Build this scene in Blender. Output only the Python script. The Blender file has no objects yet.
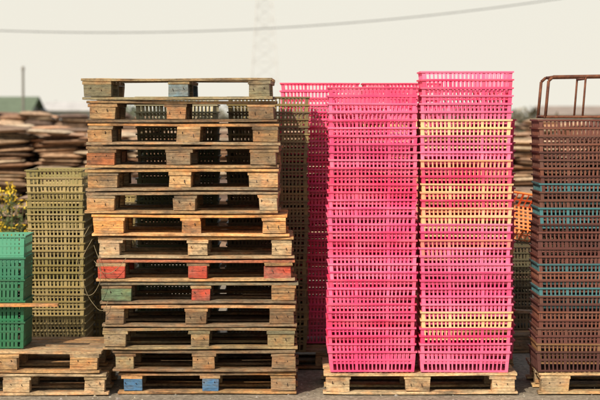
import bpy, math, random
from mathutils import Vector, Matrix, Euler
random.seed(7)
R=random.uniform
scene=bpy.context.scene
scene.view_settings.view_transform='Standard'
scene.view_settings.look='None'
scene.view_settings.exposure=0

# ------------------------------------------------------------ helpers
class MB:
    def __init__(s): s.v=[];s.f=[];s.c=[]
    def poly(s,pts,col=(1,1,1)):
        n=len(s.v); s.v+= [tuple(p) for p in pts]; s.f.append(tuple(range(n,n+len(pts)))); s.c.append(col)
    def box(s,cx,cy,cz,sx,sy,sz,col=(1,1,1),jit=0.0,M=None):
        n=len(s.v)
        for dx,dy,dz in ((-1,-1,-1),(1,-1,-1),(1,1,-1),(-1,1,-1),(-1,-1,1),(1,-1,1),(1,1,1),(-1,1,1)):
            p=Vector((cx+dx*sx/2+R(-jit,jit),cy+dy*sy/2+R(-jit,jit),cz+dz*sz/2+R(-jit,jit)*.5))
            if M: p=M@p
            s.v.append(tuple(p))
        for q in ((0,3,2,1),(4,5,6,7),(0,1,5,4),(1,2,6,5),(2,3,7,6),(3,0,4,7)):
            s.f.append(tuple(n+i for i in q)); s.c.append(col)
    def board(s,cx,cy,cz,L,w,t,col,seg=9,sag=.002,wear=.0045):
        """plank along x with uneven, worn edges"""
        n=len(s.v); ph=R(0,6)
        for i in range(seg+1):
            f=i/seg; x=cx-L/2+L*f+(R(-.004,.004) if 0<i<seg else 0); dz=sag*math.sin(ph+f*5)
            e0=abs(R(-wear,wear)); e1=abs(R(-wear,wear)); tt=abs(R(-wear,wear))*.7
            if i in (0,seg) and random.random()<.35: e0+=R(0,.018)
            s.v+= [(x,cy-w/2+e0,cz-t/2+dz+tt*.4),(x,cy+w/2-e1,cz-t/2+dz),(x,cy+w/2-e1,cz+t/2+dz),(x,cy-w/2+e0,cz+t/2+dz-tt)]
        for i in range(seg):
            a=n+4*i
            for q in ((0,4,5,1),(1,5,6,2),(2,6,7,3),(3,7,4,0)):
                s.f.append(tuple(a+k for k in q)); s.c.append(col)
        s.f.append((n,n+1,n+2,n+3)); s.c.append(col)
        a=n+4*seg; s.f.append((a+3,a+2,a+1,a)); s.c.append(col)
    def tube(s,a,b,r,col=(1,1,1),n=8,r2=None):
        a=Vector(a);b=Vector(b);d=(b-a).normalized()
        u=d.orthogonal().normalized();w=d.cross(u)
        r2=r if r2 is None else r2
        k=len(s.v)
        for P,rr in ((a,r),(b,r2)):
            for i in range(n):
                t=2*math.pi*i/n
                s.v.append(tuple(P+u*math.cos(t)*rr+w*math.sin(t)*rr))
        for i in range(n):
            j=(i+1)%n
            s.f.append((k+i,k+j,k+n+j,k+n+i)); s.c.append(col)
        s.f.append(tuple(k+n-1-i for i in range(n)));s.c.append(col)
        s.f.append(tuple(k+n+i for i in range(n)));s.c.append(col)
    def mesh(s,name,mat=None,smooth=False):
        m=bpy.data.meshes.new(name); m.from_pydata(s.v,[],s.f)
        a=m.color_attributes.new('tint','FLOAT_COLOR','CORNER')
        buf=[]
        for f,c in zip(s.f,s.c):
            for _ in f: buf+= [c[0],c[1],c[2],1.0]
        a.data.foreach_set('color',buf)
        if smooth: m.polygons.foreach_set('use_smooth',[True]*len(m.polygons))
        if mat: m.materials.append(mat)
        m.update()
        return m
def add(name,mesh,loc=(0,0,0),rot=(0,0,0),parent=None):
    o=bpy.data.objects.new(name,mesh); scene.collection.objects.link(o)
    o.location=loc;o.rotation_euler=rot
    if parent: o.parent=parent
    return o

def newmat(name):
    m=bpy.data.materials.new(name); m.use_nodes=True
    nt=m.node_tree; nt.nodes.clear()
    out=nt.nodes.new('ShaderNodeOutputMaterial'); b=nt.nodes.new('ShaderNodeBsdfPrincipled')
    nt.links.new(b.outputs[0],out.inputs[0])
    return m,nt,b,out
def N(nt,t,**k):
    n=nt.nodes.new(t)
    for a,v in k.items(): setattr(n,a,v)
    return n
def mapping(nt,scale,coord='Object',rnd=True):
    tc=N(nt,'ShaderNodeTexCoord'); mp=N(nt,'ShaderNodeMapping')
    mp.inputs['Scale'].default_value=scale
    nt.links.new(tc.outputs[coord],mp.inputs['Vector'])
    if rnd:
        oi=N(nt,'ShaderNodeObjectInfo'); mu=N(nt,'ShaderNodeMath',operation='MULTIPLY'); mu.inputs[1].default_value=57.0
        nt.links.new(oi.outputs['Random'],mu.inputs[0]); cb=N(nt,'ShaderNodeCombineXYZ')
        for i in range(3): nt.links.new(mu.outputs[0],cb.inputs[i])
        nt.links.new(cb.outputs[0],mp.inputs['Location'])
    return mp.outputs[0]
def noise(nt,vec,scale,detail=5,rough=.6):
    n=N(nt,'ShaderNodeTexNoise'); n.inputs['Scale'].default_value=scale
    n.inputs['Detail'].default_value=detail; n.inputs['Roughness'].default_value=rough
    nt.links.new(vec,n.inputs['Vector']); return n.outputs['Fac']
def ramp(nt,fac,stops):
    r=N(nt,'ShaderNodeValToRGB'); e=r.color_ramp.elements
    while len(e)<len(stops): e.new(.5)
    for el,(p,c) in zip(e,stops):
        el.position=p; el.color=(c[0],c[1],c[2],1) if isinstance(c,tuple) else (c,c,c,1)
    nt.links.new(fac,r.inputs[0]); return r.outputs[0]
def mix(nt,fac,a,b,mode='MIX'):
    m=N(nt,'ShaderNodeMix',data_type='RGBA',blend_type=mode)
    for sock,v in ((m.inputs[0],fac),(m.inputs[6],a),(m.inputs[7],b)):
        if isinstance(v,(int,float)): sock.default_value=v
        elif isinstance(v,tuple): sock.default_value=(v[0],v[1],v[2],1)
        else: nt.links.new(v,sock)
    return m.outputs[2]
def bump(nt,b,h,dist,st=.6):
    n=N(nt,'ShaderNodeBump'); n.inputs['Strength'].default_value=st; n.inputs['Distance'].default_value=dist
    nt.links.new(h,n.inputs['Height']); nt.links.new(n.outputs[0],b.inputs['Normal'])

# ------------------------------------------------------------ materials
def wood():
    m,nt,b,o=newmat('weathered_wood')
    at=N(nt,'ShaderNodeAttribute',attribute_name='tint')
    g=mapping(nt,(1.5,28,60)); grain=noise(nt,g,2.2,6,.65)
    g2=mapping(nt,(3,30,140)); crack=noise(nt,g2,1.6,3,.5)
    l=mapping(nt,(1,1,2)); blot=noise(nt,l,5,6,.65); fine=noise(nt,l,45,4,.6); warm=noise(nt,l,9,4,.6); grey=noise(nt,l,3,5,.6)
    c=mix(nt,1.0,at.outputs['Color'],ramp(nt,grain,[(.28,.35),(.5,1.0),(.72,1.45)]),'MULTIPLY')
    c=mix(nt,ramp(nt,warm,[(.45,0.0),(.7,.6)]),c,mix(nt,1.0,c,(1.4,.80,.45),'MULTIPLY'))
    c=mix(nt,ramp(nt,grey,[(.5,0.0),(.66,.5)]),c,(.27,.235,.18))
    c=mix(nt,ramp(nt,blot,[(.48,0.0),(.68,.8)]),c,(.075,.053,.034))
    c=mix(nt,1.0,c,ramp(nt,crack,[(.30,.15),(.37,1.0)]),'MULTIPLY')
    c=mix(nt,1.0,c,ramp(nt,fine,[(.3,.6),(.6,1.1)]),'MULTIPLY')
    nt.links.new(c,b.inputs['Base Color']); b.inputs['Roughness'].default_value=.85
    bump(nt,b,grain,.005,1.0)
    return m
WOOD=wood()
def plastic():
    m,nt,b,o=newmat('crate_plastic')
    oi=N(nt,'ShaderNodeObjectInfo')
    l=mapping(nt,(1,1,1)); n1=noise(nt,l,4,3,.5); n2=noise(nt,l,24,4,.6)
    hs=N(nt,'ShaderNodeHueSaturation'); hs.inputs['Saturation'].default_value=.84; hs.inputs['Value'].default_value=1.08
    nt.links.new(oi.outputs['Color'],hs.inputs['Color'])
    c=mix(nt,ramp(nt,n1,[(.42,0.0),(.66,.6)]),oi.outputs['Color'],hs.outputs[0])
    c=mix(nt,ramp(nt,n2,[(.6,0.0),(.85,.35)]),c,(.16,.11,.06))
    nt.links.new(c,b.inputs['Base Color']); b.inputs['Roughness'].default_value=.5
    return m
PLAST=plastic()
def simple(name,c1,c2,scale=8,rough=.8,metal=0,bd=0,coordscale=(1,1,1),attr=False):
    m,nt,b,o=newmat(name)
    l=mapping(nt,coordscale,rnd=False); n=noise(nt,l,scale,7,.65)
    c=ramp(nt,n,[(.32,c1),(.68,c2)])
    if attr:
        at=N(nt,'ShaderNodeAttribute',attribute_name='tint'); c=mix(nt,1.0,at.outputs['Color'],c,'MULTIPLY')
    nt.links.new(c,b.inputs['Base Color']); b.inputs['Roughness'].default_value=rough; b.inputs['Metallic'].default_value=metal
    if bd: bump(nt,b,n,bd)
    return m
RUST=simple('rusty_steel',(.08,.028,.018),(.22,.085,.04),25,.8,.2,.002)
STEEL=simple('galvanised_steel',(.46,.47,.48),(.54,.55,.56),3,.6,.1)  # pylon steel, kept pale so its colour stands in for aerial haze
BAG=simple('oyster_bag_mesh',(.45,.45,.45),(1.2,1.2,1.2),14,.9,0,.01,attr=True)
LEAF=simple('leaf',(.6,.6,.6),(1.2,1.2,1.2),6,.7,attr=True)
CABLE=simple('cable_black',(.05,.05,.05),(.08,.08,.08),6,.7)
PAINT=simple('painted_wall',(.7,.7,.7),(1,1,1),1.5,.8,attr=True)
GRAVEL=simple('pebble',(.6,.6,.6),(1.2,1.2,1.2),30,.9,attr=True)
TWINE=simple('twine',(.14,.11,.06),(.28,.23,.13),30,.9)

# ------------------------------------------------------------ ground
def ground_mat():
    m,nt,b,o=newmat('yard_ground')
    l=mapping(nt,(1,1,1),rnd=False)
    a=noise(nt,l,.6,6,.6); f=noise(nt,l,45,6,.7)
    vo=N(nt,'ShaderNodeTexVoronoi'); vo.inputs['Scale'].default_value=38; nt.links.new(l,vo.inputs['Vector'])
    vg=N(nt,'ShaderNodeRGBToBW'); nt.links.new(vo.outputs['Color'],vg.inputs[0])
    c=ramp(nt,a,[(.35,(.20,.17,.13)),(.65,(.33,.29,.22))])
    c=mix(nt,1.0,c,ramp(nt,f,[(.3,.5),(.65,1.3)]),'MULTIPLY')
    c=mix(nt,.5,c,vg.outputs[0],'SOFT_LIGHT')
    nt.links.new(c,b.inputs['Base Color']); b.inputs['Roughness'].default_value=.95
    bump(nt,b,f,.01)
    return m
g=MB(); g.poly([(-3000,-60,0),(3000,-60,0),(3000,5000,0),(-3000,5000,0)])
add('ground',g.mesh('ground',ground_mat()))
FIELD=simple('grass_field',(.06,.075,.03),(.16,.15,.07),.08,.95)
g=MB(); g.poly([(-2900,34,.004),(2900,34,.004),(2900,4900,.004),(-2900,4900,.004)])
add('field',g.mesh('field',FIELD))
g=MB()
for i in range(2600):
    x,y=R(-3,3.2),R(-2.2,3.5); r=R(.003,.012)*(1.6 if random.random()<.08 else 1)
    k=R(.14,.42); n=len(g.v); col=(k,k*R(.85,.95),k*R(.65,.85))
    pts=[Vector((x+math.cos(t)*r*R(.7,1.2),y+math.sin(t)*r*R(.7,1.2),0)) for t in [j*math.pi/2.5 for j in range(5)]]
    top=Vector((x,y,r*R(.6,1.1)))
    for j in range(5): g.poly([pts[j],pts[(j+1)%5],top],col)
add('gravel',g.mesh('gravel',GRAVEL))

# ------------------------------------------------------------ pallets
def woodcol(kind=None):
    base={None:[(.37,.23,.105),(.48,.29,.125),(.28,.20,.115),(.53,.34,.16),(.39,.29,.17)],
          'orange':[(.70,.35,.11),(.62,.34,.13),(.7,.42,.18)],
          'dark':[(.23,.155,.085),(.33,.21,.10),(.26,.19,.115),(.39,.25,.12)],
          'green':[(.27,.23,.13),(.37,.28,.14),(.23,.205,.12),(.34,.24,.12)],
          'pale':[(.57,.41,.21),(.52,.39,.23),(.64,.46,.26)]}[kind]
    c=random.choice(base); k=R(.75,1.2)
    return (c[0]*k,c[1]*k,c[2]*k)
def pallet_mesh(L,D=.8,H=.1455,kind=None,paint=None,board=None):
    g=MB(); tb=.022; bh=H-3*tb-.002
    ys=[-D/2+.0725,-D/4+.01,0,D/4-.01,D/2-.0725]; ws=[.145,.1,.145,.1,.145]
    for i,(y,w) in enumerate(zip(ys,ws)):
        e=R(-.006,.006)
        g.board(e,y+R(-.004,.004),H-tb/2-.002,L-R(0,.02),w-R(0,.012),tb-.003,board if (board and i==0) else woodcol(kind))
    bw=[R(.135,.21),R(.13,.18),R(.135,.21)]
    xs=[-L/2+bw[0]/2+R(.004,.02),R(-.04,.04),L/2-bw[2]/2-R(.004,.02)]
    for i in range(3):
        g.box(xs[i],0,H-tb*1.5-.001,bw[i]-.004,D-R(.004,.03),tb-.001,woodcol(kind),.003)
        for j,y in enumerate((-D/2+.055,0,D/2-.055)):
            c=woodcol(kind)
            if paint and j!=1 and i in paint: c=paint[i]
            g.box(xs[i]+R(-.008,.008),y+R(-.003,.010),tb+bh/2+.0005,bw[i]-R(.004,.03),.1,bh,c,.004)
    for y,w in ((-D/2+.052,.1),(0,.14),(D/2-.052,.1)):
        g.board(R(-.006,.006),y,tb/2+.001,L-R(0,.02),w,tb-.003,woodcol(kind))
    for i in range(3):
        for dx in (-.04,.03):
            g.tube((xs[i]+dx,-D/2-.002,H*.5+R(-.02,.02)),(xs[i]+dx,-D/2+.01,H*.5),.0035,(.05,.03,.02),6)
    return g.mesh('wooden_pallet',WOOD)
def pallet(L,x,y,z,rz=0,kind=None,paint=None,board=None,tilt=(0,0),D=.8,H=.1455):
    o=add('wooden_pallet',pallet_mesh(L,D,H,kind,paint,board),(x,y,z),(tilt[0],tilt[1],rz))
    bv=o.modifiers.new('bevel','BEVEL'); bv.width=.003; bv.segments=1; bv.limit_method='ANGLE'
    return o
BLUE=(.06,.17,.34); RED=(.45,.07,.04); GRN=(.13,.20,.11); ORG=(.6,.25,.06)
spec=[ (117,298,None,{0:BLUE,1:BLUE,2:(.28,.2,.12)},None),(112,298,'dark',{0:(.3,.26,.15)},None),
 (100,297,'green',None,None),(100,297,'dark',None,(.48,.28,.13)),(97,297,'dark',{1:RED,0:GRN},(.20,.18,.12)),
 (93,294,None,{0:RED,1:RED,2:RED},(.42,.15,.08)),(95,294,'pale',None,(.64,.38,.16)),(90,288,'orange',{1:ORG},(.72,.37,.12)),
 (84,280,None,None,None),(85,280,None,None,(.50,.31,.13)),(85,281,'dark',{0:(.34,.13,.05)},None),
 (85,280,None,None,(.52,.27,.10)),(84,277,'dark',{1:(.36,.21,.1)},None),(82,274,'green',{1:(.14,.22,.26)},(.36,.28,.15))]
z=.004
for i,(a,b,k,p,bd) in enumerate(spec):
    L=(b-a)/155.; x=((a+b)/2-300)/155.
    pallet(L,x,.4+R(-.02,.03),z,math.radians(R(-1.1,1.1)),k,p,bd,(R(-.002,.002),R(-.003,.003)))
    z+=.1472
pallet(1.22,-1.245-.61,.36,.004,.01,'pale'); pallet(1.2,-1.28-.6,.36,.1505,-.012,None,None,(.50,.36,.2))
pallet(1.27,.783,.4,.004,.004,'pale',None,(.66,.48,.26))
pallet(1.2,2.15,.4,.004,-.01,'pale',None,(.64,.44,.22))
for x,y,r in ((-1.75,1.62,.02),(-.3,1.62,-.02),(.95,1.75,.01),(2.2,2.55,.03)):
    pallet(1.2,x,y,.004,r,'dark')

# ------------------------------------------------------------ crates
PIT=.0519
def crate_mesh(L,W,H,inset=.0105,bar=.0095,step=.026,solid=False,pit=PIT):
    g=MB(); t=.003
    def wall(length,axis,sgn):
        off=(W/2 if axis=='x' else L/2)-t/2
        def bx(u,zc,su,sz,th=t,o=0):
            if axis=='x': g.box(u,sgn*(off+o),zc,su,th,sz)
            else: g.box(sgn*(off+o),u,zc,th,su,sz)
        ins=length-(0 if axis=='x' else 2*t)
        bx(0,H-.0015,length+.018 if axis=='x' else length-2*t,.003,.009+t,.0045)
        bx(0,H-.0065,length+.018 if axis=='x' else length,.007,.0025,.0085)
        bx(0,H-.008,ins,.010)
        rows=[];hi=H-.013
        op=pit-.0155
        while hi>.02:
            lo=max(.012,hi-op); rows.append((lo,hi)); hi-=pit
        for (lo,hi),(lo2,hi2) in zip(rows,rows[1:]):
            bx(0,(lo+hi2)/2,ins,lo-hi2)
            bx(0,(lo+hi2)/2,ins*.99,(lo-hi2)*.4,.002,.0022)
        bx(0,.006,ins,.012)
        zmid=H/2; hh=H-.02; cw=.022
        for s in (-1,1): bx(s*(ins/2-cw/2),zmid,cw,hh,t*.9)
        k=int((length-2*cw)/step)
        for i in range(1,k):
            u=-length/2+cw+(length-2*cw)*i/k
            b=bar*(1.9 if i in (k//3,k-k//3) else 1)
            if solid: b=(length-2*cw)/k*.72
            bx(u,zmid,b,hh,t*.8)
    wall(L,'x',-1);wall(L,'x',1);wall(W,'y',-1);wall(W,'y',1)
    nx=int(L/.035)
    for i in range(1,nx): g.box(-L/2+L*i/nx,0,.003,.014,W-.006,.003)
    ny=int(W/.035)
    for i in range(1,ny): g.box(0,-W/2+W*i/ny,.0065,L-.006,.014,.003)
    for i,(x,y,zz) in enumerate(g.v):
        k=max(0,(1-zz/H))*inset
        g.v[i]=(x*(1-k/(L/2)),y*(1-k/(W/2)),zz)
    return g.mesh('crate',PLAST)
CR=crate_mesh(.565,.40,.135)
CRB=crate_mesh(.585,.41,.135)
CRS=crate_mesh(.60,.40,.175,inset=.006,solid=True,pit=.06)
def stack(name,mesh,x,y,z0,n,colf,rz=0,H=.135,lean=(0,0),jit=.003,pitch=PIT):
    e=bpy.data.objects.new(name,None); scene.collection.objects.link(e); e.empty_display_size=.2
    e.location=(x,y,z0); e.rotation_euler=(0,0,rz)
    ph=R(0,6)
    for i in range(n):
        f=i/max(1,n-1)
        wob=.005*math.sin(i*.45+ph)
        o=add('crate',mesh,(wob+R(-jit,jit)+lean[0]*f,R(-jit,jit)+lean[1]*f,i*pitch+.001+R(-.0015,.0015)),(R(-.003,.003),R(-.004,.004),math.radians(R(-.6,.6))),e)
        c=colf(z0+H+i*pitch,i,n); k=R(.82,1.12)
        o.color=(c[0]*k,c[1]*k,c[2]*k,1)
    return e
PK=(.88,.07,.215);PK2=(.86,.045,.15);PK3=(.92,.14,.30);PCH=(.90,.36,.20);CRM=(.88,.52,.26)
def pinkA(z,i,n): return random.choice([PK,PK,PK2,PK3])
bandcols={}
def pinkB(z,i,n):
    py=397-z*155
    if 112<py<131 or 178<py<196 or 308<py<328: return CRM if i%2 else random.choice([PCH,CRM])
    if 140<py<160 or 200<py<222: return random.choice([PCH,CRM,PK3])
    if 235<py<262: return random.choice([PK,PK3,(.88,.25,.2)])
    return random.choice([PK,PK2,PK3,PK3])
def pinkC(z,i,n): return random.choice([PK2,PK,(.75,.05,.14),(.85,.3,.18) if i%6==0 else PK])
def olive(z,i,n): return random.choice([(.24,.18,.07),(.19,.15,.065),(.30,.23,.09),(.17,.13,.065)])
def oliveG(z,i,n): return random.choice([(.28,.22,.075),(.24,.20,.07),(.34,.26,.10),(.40,.31,.13)])
def paleg(z,i,n): return random.choice([(.45,.47,.30),(.5,.45,.28)]) if i>n-4 else (.6*olive(z,i,n)[0],.13,.06)
def brown(z,i,n):
    py=397-z*155
    for a in (183,211,267,292):
        if abs(py-a)<4.1: return (.05,.17,.19)
    if 340<py<352: return (.24,.12,.05)
    return random.choice([(.115,.038,.03),(.15,.047,.033),(.09,.032,.026),(.19,.068,.04),(.13,.052,.036)])
def darko(z,i,n): return random.choice([(.12,.09,.05),(.16,.12,.06),(.10,.09,.05)])
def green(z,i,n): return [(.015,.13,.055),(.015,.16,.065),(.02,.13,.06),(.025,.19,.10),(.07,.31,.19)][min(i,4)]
PZ=.151
stack('pink_crate_stack',CR,.467,.21,PZ,34,pinkA,lean=(.005,.01))
stack('pink_crate_stack',CRB,1.076,.215,PZ,36,pinkB,lean=(-.004,.0))
stack('pink_crate_stack',CR,.13,1.72,PZ,35,pinkC,lean=(.01,0))
stack('pink_crate_stack',CR,.745,1.72,PZ,35,pinkB)
stack('pink_crate_stack',CR,1.175,.85,PZ,30,pinkC)
stack('olive_crate_stack',CR,-.235,1.22,PZ,33,olive,lean=(.01,0))
stack('olive_crate_stack',CR,-.86,1.22,PZ,33,paleg)
stack('olive_crate_stack',CR,-1.735,1.50,PZ,23,oliveG,rz=math.pi/2,lean=(0,.01))
stack('olive_crate_stack',CR,-1.45,2.2,PZ,20,olive,rz=math.pi/2+.05)
stack('brown_crate_stack',CRB,1.835,.215,PZ,30,brown,lean=(.006,0))
stack('brown_crate_stack',CRB,2.46,.215,PZ,30,brown)
stack('dark_crate_stack',CR,1.87,2.6,PZ,13,darko)
stack('dark_crate_stack',CR,2.50,2.6,PZ,21,brown)
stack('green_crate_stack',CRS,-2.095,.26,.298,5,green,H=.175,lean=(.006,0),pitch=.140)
oc=add('orange_crate',crate_mesh(.44,.34,.17,inset=.006,pit=.08,step=.04),(1.64,2.50,.985),(math.radians(52),math.radians(9),math.radians(6)))
oc.color=(.95,.24,.05,1)

# ------------------------------------------------------------ metal frame on brown stack
g=MB()
r=.010
for y in (.03,.40):
    g.tube((1.585,y,1.80),(1.605,y,2.035),r); g.tube((1.605,y,2.035),(1.635,y,2.062),r); g.tube((1.635,y,2.062),(2.5,y,2.075),r)
    g.tube((2.5,y,2.075),(2.53,y,2.04),r); g.tube((2.53,y,2.04),(2.55,y,1.80),r); g.tube((1.575,y,1.803),(2.56,y,1.803),r*.9)
    g.tube((1.825,y,1.80),(1.845,y,2.064),r*.7)
for x,zz in ((1.64,2.063),(2.49,2.073),(1.585,1.806),(2.55,1.806),(1.845,2.05)):
    g.tube((x,.03,zz),(x,.40,zz),r*.8)
add('metal_frame',g.mesh('metal_frame',RUST,True),(0,0,PZ+29*PIT+.135+.001-1.79+.003))

# ------------------------------------------------------------ twine loops on pallet stack
cu=bpy.data.curves.new('twine','CURVE'); cu.dimensions='3D'; cu.bevel_depth=.0018; cu.bevel_resolution=2
for pts in ([(-1.34,-.03,1.02),(-1.40,-.05,.9),(-1.42,-.06,.76),(-1.37,-.06,.66),(-1.30,-.05,.72),(-1.29,-.04,.85),(-1.33,-.02,.98)],
            [(-1.36,-.02,1.1),(-1.43,-.05,.95),(-1.41,-.05,.8),(-1.33,-.05,.6),(-1.27,-.04,.56),(-1.24,-.03,.62)],
            [(-1.33,-.02,.88),(-1.25,-.04,.8),(-1.17,-.03,.84),(-1.12,-.02,.9)]):
    sp=cu.splines.new('BEZIER'); sp.bezier_points.add(len(pts)-1)
    for bp,p in zip(sp.bezier_points,pts): bp.co=p; bp.handle_left_type=bp.handle_right_type='AUTO'
o=bpy.data.objects.new('twine',cu); scene.collection.objects.link(o); cu.materials.append(TWINE)
g=MB(); g.board(0,0,0,.9,.07,.018,(.62,.30,.10))
add('wooden_lath',g.mesh('wooden_lath',WOOD),(-2.02,.02,.585),(.0,-.01,.03))
g=MB(); g.board(0,0,0,1.1,.09,.02,(.34,.25,.15))
add('wooden_plank',g.mesh('wooden_plank',WOOD),(1.75,1.35,.40),(.0,.06,.1))

# ------------------------------------------------------------ oyster bag piles
def bag(g,cx,cy,cz,L,W,T,rz,col,tx=0):
    nu,nv=8,4
    M=Matrix.Translation((cx,cy,cz))@Euler((R(-.05,.05),tx+R(-.07,.07),rz)).to_matrix().to_4x4()
    k=len(g.v)
    for s in (1,-1):
        for i in range(nu+1):
            for j in range(nv+1):
                u=-1+2*i/nu; v=-1+2*j/nv
                h=(max(0,1-abs(u)**3.5)*max(0,1-abs(v)**3))**.5
                p=Vector((u*L/2*(1-.06*v*v),v*W/2*(1-.05*u*u),s*T/2*h*R(.85,1.12)))
                g.v.append(tuple(M@p))
    st=(nu+1)*(nv+1)
    for si,s in enumerate((1,-1)):
        for i in range(nu):
            for j in range(nv):
                a=k+si*st+i*(nv+1)+j; q=(a,a+nv+1,a+nv+2,a+1)
                g.f.append(q if s>0 else q[::-1]); g.c.append(col)
def pile(x0,x1,y,hf,cols,T=.10,name='oyster_bag_pile',rows=2):
    g=MB(); x=x0
    while x<x1:
        L=R(.55,.85); h=hf(x)*R(.88,1.06)
        for rr in range(rows):
            zz=.05
            while zz<h:
                c=random.choice(cols); k=R(.55,1.35)
                bag(g,x+L/2+R(-.14,.14),y+rr*.62+R(-.1,.1),zz,L*R(.75,1.15),R(.5,.62),T*R(1.0,1.4),R(-.2,.2),(c[0]*k,c[1]*k,c[2]*k))
                zz+=T*R(.75,.95)
        x+=L*R(.9,1.05)
    add(name,g.mesh(name,BAG,True))
tan=[(.52,.34,.21),(.60,.42,.27),(.40,.25,.16),(.62,.49,.34),(.28,.19,.13),(.56,.33,.20)]  # pile colours, here and below, lightened to stand in for haze
drk=[(.25,.15,.10),(.30,.20,.14),(.18,.12,.09),(.38,.26,.17)]
pile(-9,9,14,lambda x:1.52+.12*math.sin(x*1.3),tan,T=.06)
pile(-12,12,19,lambda x:1.68+.10*math.sin(x*.9+1),tan,T=.07)
pile(-16,16,26,lambda x:1.80+.13*math.sin(x*.7),tan+drk)
pile(-7,-2.3,8.0,lambda x:.95+.15*math.sin(x*2),drk,T=.065)
pile(2.2,7,8.0,lambda x:1.2+.1*math.sin(x*2),drk,T=.065)
pile(-1.2,2.0,9.5,lambda x:1.1,drk)

# ------------------------------------------------------------ flowering weed
def leafq(g,p,size,col):
    n=Vector((R(-1,1),R(-1,1),R(-.3,1))).normalized(); u=n.orthogonal().normalized(); 
    u.rotate(Matrix.Rotation(R(0,6.28),3,n)); w=n.cross(u)
    a=p-u*size; b=p+w*size*.4; c=p+u*size; d=p-w*size*.4
    g.poly([a,b,c,d],col)
def weed(x,y,h,spread,n,flower):
    g=MB()
    for i in range(n):
        a=R(0,6.28); rr=spread*R(.1,1)
        base=Vector((x+R(-.06,.06),y+R(-.06,.06),0)); top=Vector((x+math.cos(a)*rr,y+math.sin(a)*rr,h*R(.6,1)))
        mid=(base+top)/2+Vector((R(-.05,.05),R(-.05,.05),.1))
        g.tube(base,mid,.005,(.10,.13,.04),5,.004); g.tube(mid,top,.004,(.10,.13,.04),5,.002)
        for j in range(26):
            t=R(.15,1); p=base.lerp(mid,t*2) if t<.5 else mid.lerp(top,t*2-1)
            k=R(.6,1.3); leafq(g,p+Vector((R(-.05,.05),R(-.05,.05),R(-.04,.04))),R(.015,.04),(.09*k,.12*k,.035*k))
        if flower:
            for j in range(18):
                leafq(g,top+Vector((R(-.05,.05),R(-.05,.05),R(-.07,.04))),R(.01,.022),(.8,.55,.03))
    add('flowering_weed',g.mesh('flowering_weed',LEAF))
weed(-2.62,5.0,1.22,.22,22,True); weed(-2.95,5.3,1.0,.25,16,True)
weed(-2.3,2.8,.35,.2,12,False); weed(1.75,4.0,.4,.2,12,False)

# ------------------------------------------------------------ distant hedge / trees
def hedge(name,x0,x1,y,h,n,cols,size):
    g=MB(); cl=[]
    x=x0
    while x<x1:
        cl.append((x,y+R(-3,3),h*R(.75,1.05),R(1.2,2.4))); x+=R(.9,1.9)
    for (cx,cy,ch,cr) in cl:
        g.tube((cx,cy,0),(cx+R(-.3,.3),cy,ch*.7),.12,(.08,.06,.04),5,.04)
        for k in range(3): g.tube((cx,cy,ch*.35),(cx+R(-1,1)*cr*.6,cy+R(-1,1),ch*R(.6,.85)),.05,(.08,.06,.04),4,.02)
        for i in range(n):
            v=Vector((R(-1,1),R(-1,1),R(-1,1)))
            if v.length>1: continue
            p=Vector((cx+v.x*cr,cy+v.y*cr,ch*.55+v.z*ch*.45))
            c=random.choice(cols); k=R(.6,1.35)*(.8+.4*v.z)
            leafq(g,p,R(.6,1.2)*size,(c[0]*k,c[1]*k,c[2]*k))
    add(name,g.mesh(name,LEAF))
hedge('distant_hedge',-50,-12,150,2.9,200,[(.12,.15,.09),(.14,.15,.09),(.10,.12,.08)],.35)
hedge('distant_hedge',-12,60,170,2.8,170,[(.15,.15,.11),(.14,.13,.10),(.20,.17,.12)],.35)
hedge('bramble_hedge',-24,-7,44,1.95,320,[(.07,.10,.03),(.10,.12,.04),(.12,.11,.05)],.12)
hedge('bramble_hedge',6,24,44,1.9,320,[(.14,.11,.06),(.11,.11,.06),(.2,.14,.08)],.12)

# ------------------------------------------------------------ sheds
def shed(name,x,y,L,D,h,rh,wall,roof):
    g=MB()
    g.box(0,0,h/2,L,D,h,wall)
    g.poly([(-L/2,-D/2,h),(-L/2,D/2,h),(-L/2,0,h+rh)],wall); g.poly([(L/2,D/2,h),(L/2,-D/2,h),(L/2,0,h+rh)],wall)
    ov=.35
    for s in (-1,1):
        a=Vector((-L/2-ov,s*(D/2+ov),h-.08+.03)); b=Vector((L/2+ov,s*(D/2+ov),h-.08+.03)); c=Vector((L/2+ov,0,h+rh+.06)); d=Vector((-L/2-ov,0,h+rh+.06))
        g.poly([a,b,c,d],roof); dn=Vector((0,0,-.05)); g.poly([d+dn,c+dn,b+dn,a+dn],roof)
        g.poly([a,b,b+dn,a+dn],roof)
    k=int(L/2.6)
    for i in range(k):
        xx=-L/2+L*(i+.5)/k
        if i==k//2: 
            g.box(xx,-D/2-.02,h*.42,1.5,.06,h*.8,(.15,.13,.11))
        else:
            g.box(xx,-D/2-.02,h*.6,1.0,.05,h*.3,(.05,.06,.07)); g.box(xx,-D/2-.03,h*.6-h*.17,1.15,.09,.06,(.6,.6,.58))
    add(name,g.mesh(name,PAINT),(x,y,0))
shed('green_roof_shed',-18.6,88,8.5,6,1.9,.85,(.30,.30,.27),(.16,.21,.14))
shed('white_shed',-12.1,92,3.6,4,2.15,.35,(.72,.72,.70),(.6,.6,.6))
shed('grey_shed',21,120,8,6,1.9,.5,(.42,.38,.34),(.36,.30,.26))

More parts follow.
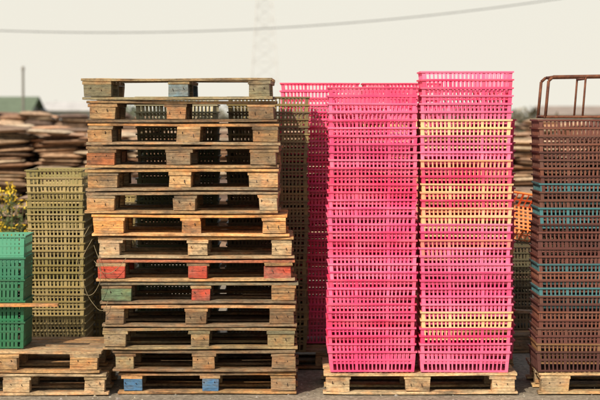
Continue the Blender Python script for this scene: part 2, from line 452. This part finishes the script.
# ------------------------------------------------------------ pylon, pole, cable
g=MB(); Hh=42
def wd(z): return 3.1*(1-z/46.)+.4 if z<30 else 3.1*(1-30/46.)+.4-(z-30)*.05
lv=[0,5,9.5,13.5,17,20,23,26,28.5,31,33.5,36,38.5,Hh]
for a,b in zip(lv,lv[1:]):
    wa,wb=wd(a),wd(b)
    ca=[(-wa,-wa,a),(wa,-wa,a),(wa,wa,a),(-wa,wa,a)]; cb=[(-wb,-wb,b),(wb,-wb,b),(wb,wb,b),(-wb,wb,b)]
    for i in range(4):
        j=(i+1)%4
        g.tube(ca[i],cb[i],.14,n=4); g.tube(ca[i],cb[j],.06,n=4); g.tube(ca[j],cb[i],.06,n=4); g.tube(cb[i],cb[j],.06,n=4)
for zz,ln in ((29,8),(34,7),(39,5.5)):
    for s in (-1,1):
        for q in (-1,1):
            g.tube((s*wd(zz),q*wd(zz),zz),(s*ln,0,zz+.6),.1,n=4); g.tube((s*wd(zz),q*wd(zz),zz+1.8),(s*ln,0,zz+.6),.08,n=4)
        g.tube((s*ln,0,zz+.6),(s*ln,0,zz-1.2),.1,n=6)
add('electricity_pylon',g.mesh('pylon',STEEL),(-7.8,400,0))
g=MB(); k=.0043; xm=-7.4; pts=[(x*1.0,60,5.0+k*(x-xm)**2) for x in [ -28+i for i in range(53)]]
for a,b in zip(pts,pts[1:]): g.tube(a,b,.017,n=6)
add('overhead_cable',g.mesh('overhead_cable',CABLE,True))
for (x,yy,h) in ((-28,60,7.0),(24,60,9.5)):
    g=MB(); g.tube((0,0,0),(0,0,h),.14,(.25,.2,.15),10,.10); g.box(0,-.02,h-.35,1.2,.1,.1,(.2,.16,.12))
    for s in (-.5,.5): g.tube((s,-.02,h-.3),(s,-.02,h-.12),.04,(.5,.4,.35),8)
    add('utility_pole',g.mesh('utility_pole',PAINT),(x,yy,0))
g=MB(); g.tube((0,0,0),(0,0,3.55),.055,(.2,.19,.17),8,.045); g.tube((0,0,3.55),(0,0,3.7),.075,(.25,.24,.22),8,.05)
add('fence_post',g.mesh('fence_post',PAINT),(-10.7,60,0))

# ------------------------------------------------------------ light
el=math.radians(38); sx,sy=-.42,-.90
d=Vector((sx,sy,0)).normalized()*math.cos(el)+Vector((0,0,math.sin(el)))
L=bpy.data.lights.new('sun','SUN'); L.energy=4.7; L.angle=math.radians(.5); L.color=(1,.87,.69)
lo=bpy.data.objects.new('sun',L); scene.collection.objects.link(lo); lo.rotation_euler=d.to_track_quat('Z','Y').to_euler()
w=bpy.data.worlds.new('World'); scene.world=w; w.use_nodes=True; nt=w.node_tree; nt.nodes.clear()
out=N(nt,'ShaderNodeOutputWorld'); bg=N(nt,'ShaderNodeBackground'); bg.inputs[1].default_value=.115
sk=N(nt,'ShaderNodeTexSky',sky_type='NISHITA'); sk.sun_disc=False; sk.sun_elevation=el; sk.sun_rotation=math.atan2(sx,sy); sk.dust_density=3
tc=N(nt,'ShaderNodeTexCoord'); sp=N(nt,'ShaderNodeSeparateXYZ'); nt.links.new(tc.outputs['Generated'],sp.inputs[0])
fac=ramp(nt,sp.outputs[2],[(0.0,.95),(.12,.85),(.6,0.15)])
c=mix(nt,fac,sk.outputs[0],(8.1,7.75,6.75))
nt.links.new(c,bg.inputs[0]); nt.links.new(bg.outputs[0],out.inputs[0])

# ------------------------------------------------------------ camera
cam=bpy.data.cameras.new('camera'); co=bpy.data.objects.new('camera',cam); scene.collection.objects.link(co); scene.camera=co
cam.sensor_width=36; cam.lens=111.6; cam.clip_end=8000; cam.clip_start=.5
co.location=(0,-12,1.82); co.rotation_euler=(math.radians(90)-math.atan(85/1860),0,0)
cam.dof.use_dof=True; cam.dof.focus_distance=12.05; cam.dof.aperture_fstop=3.3
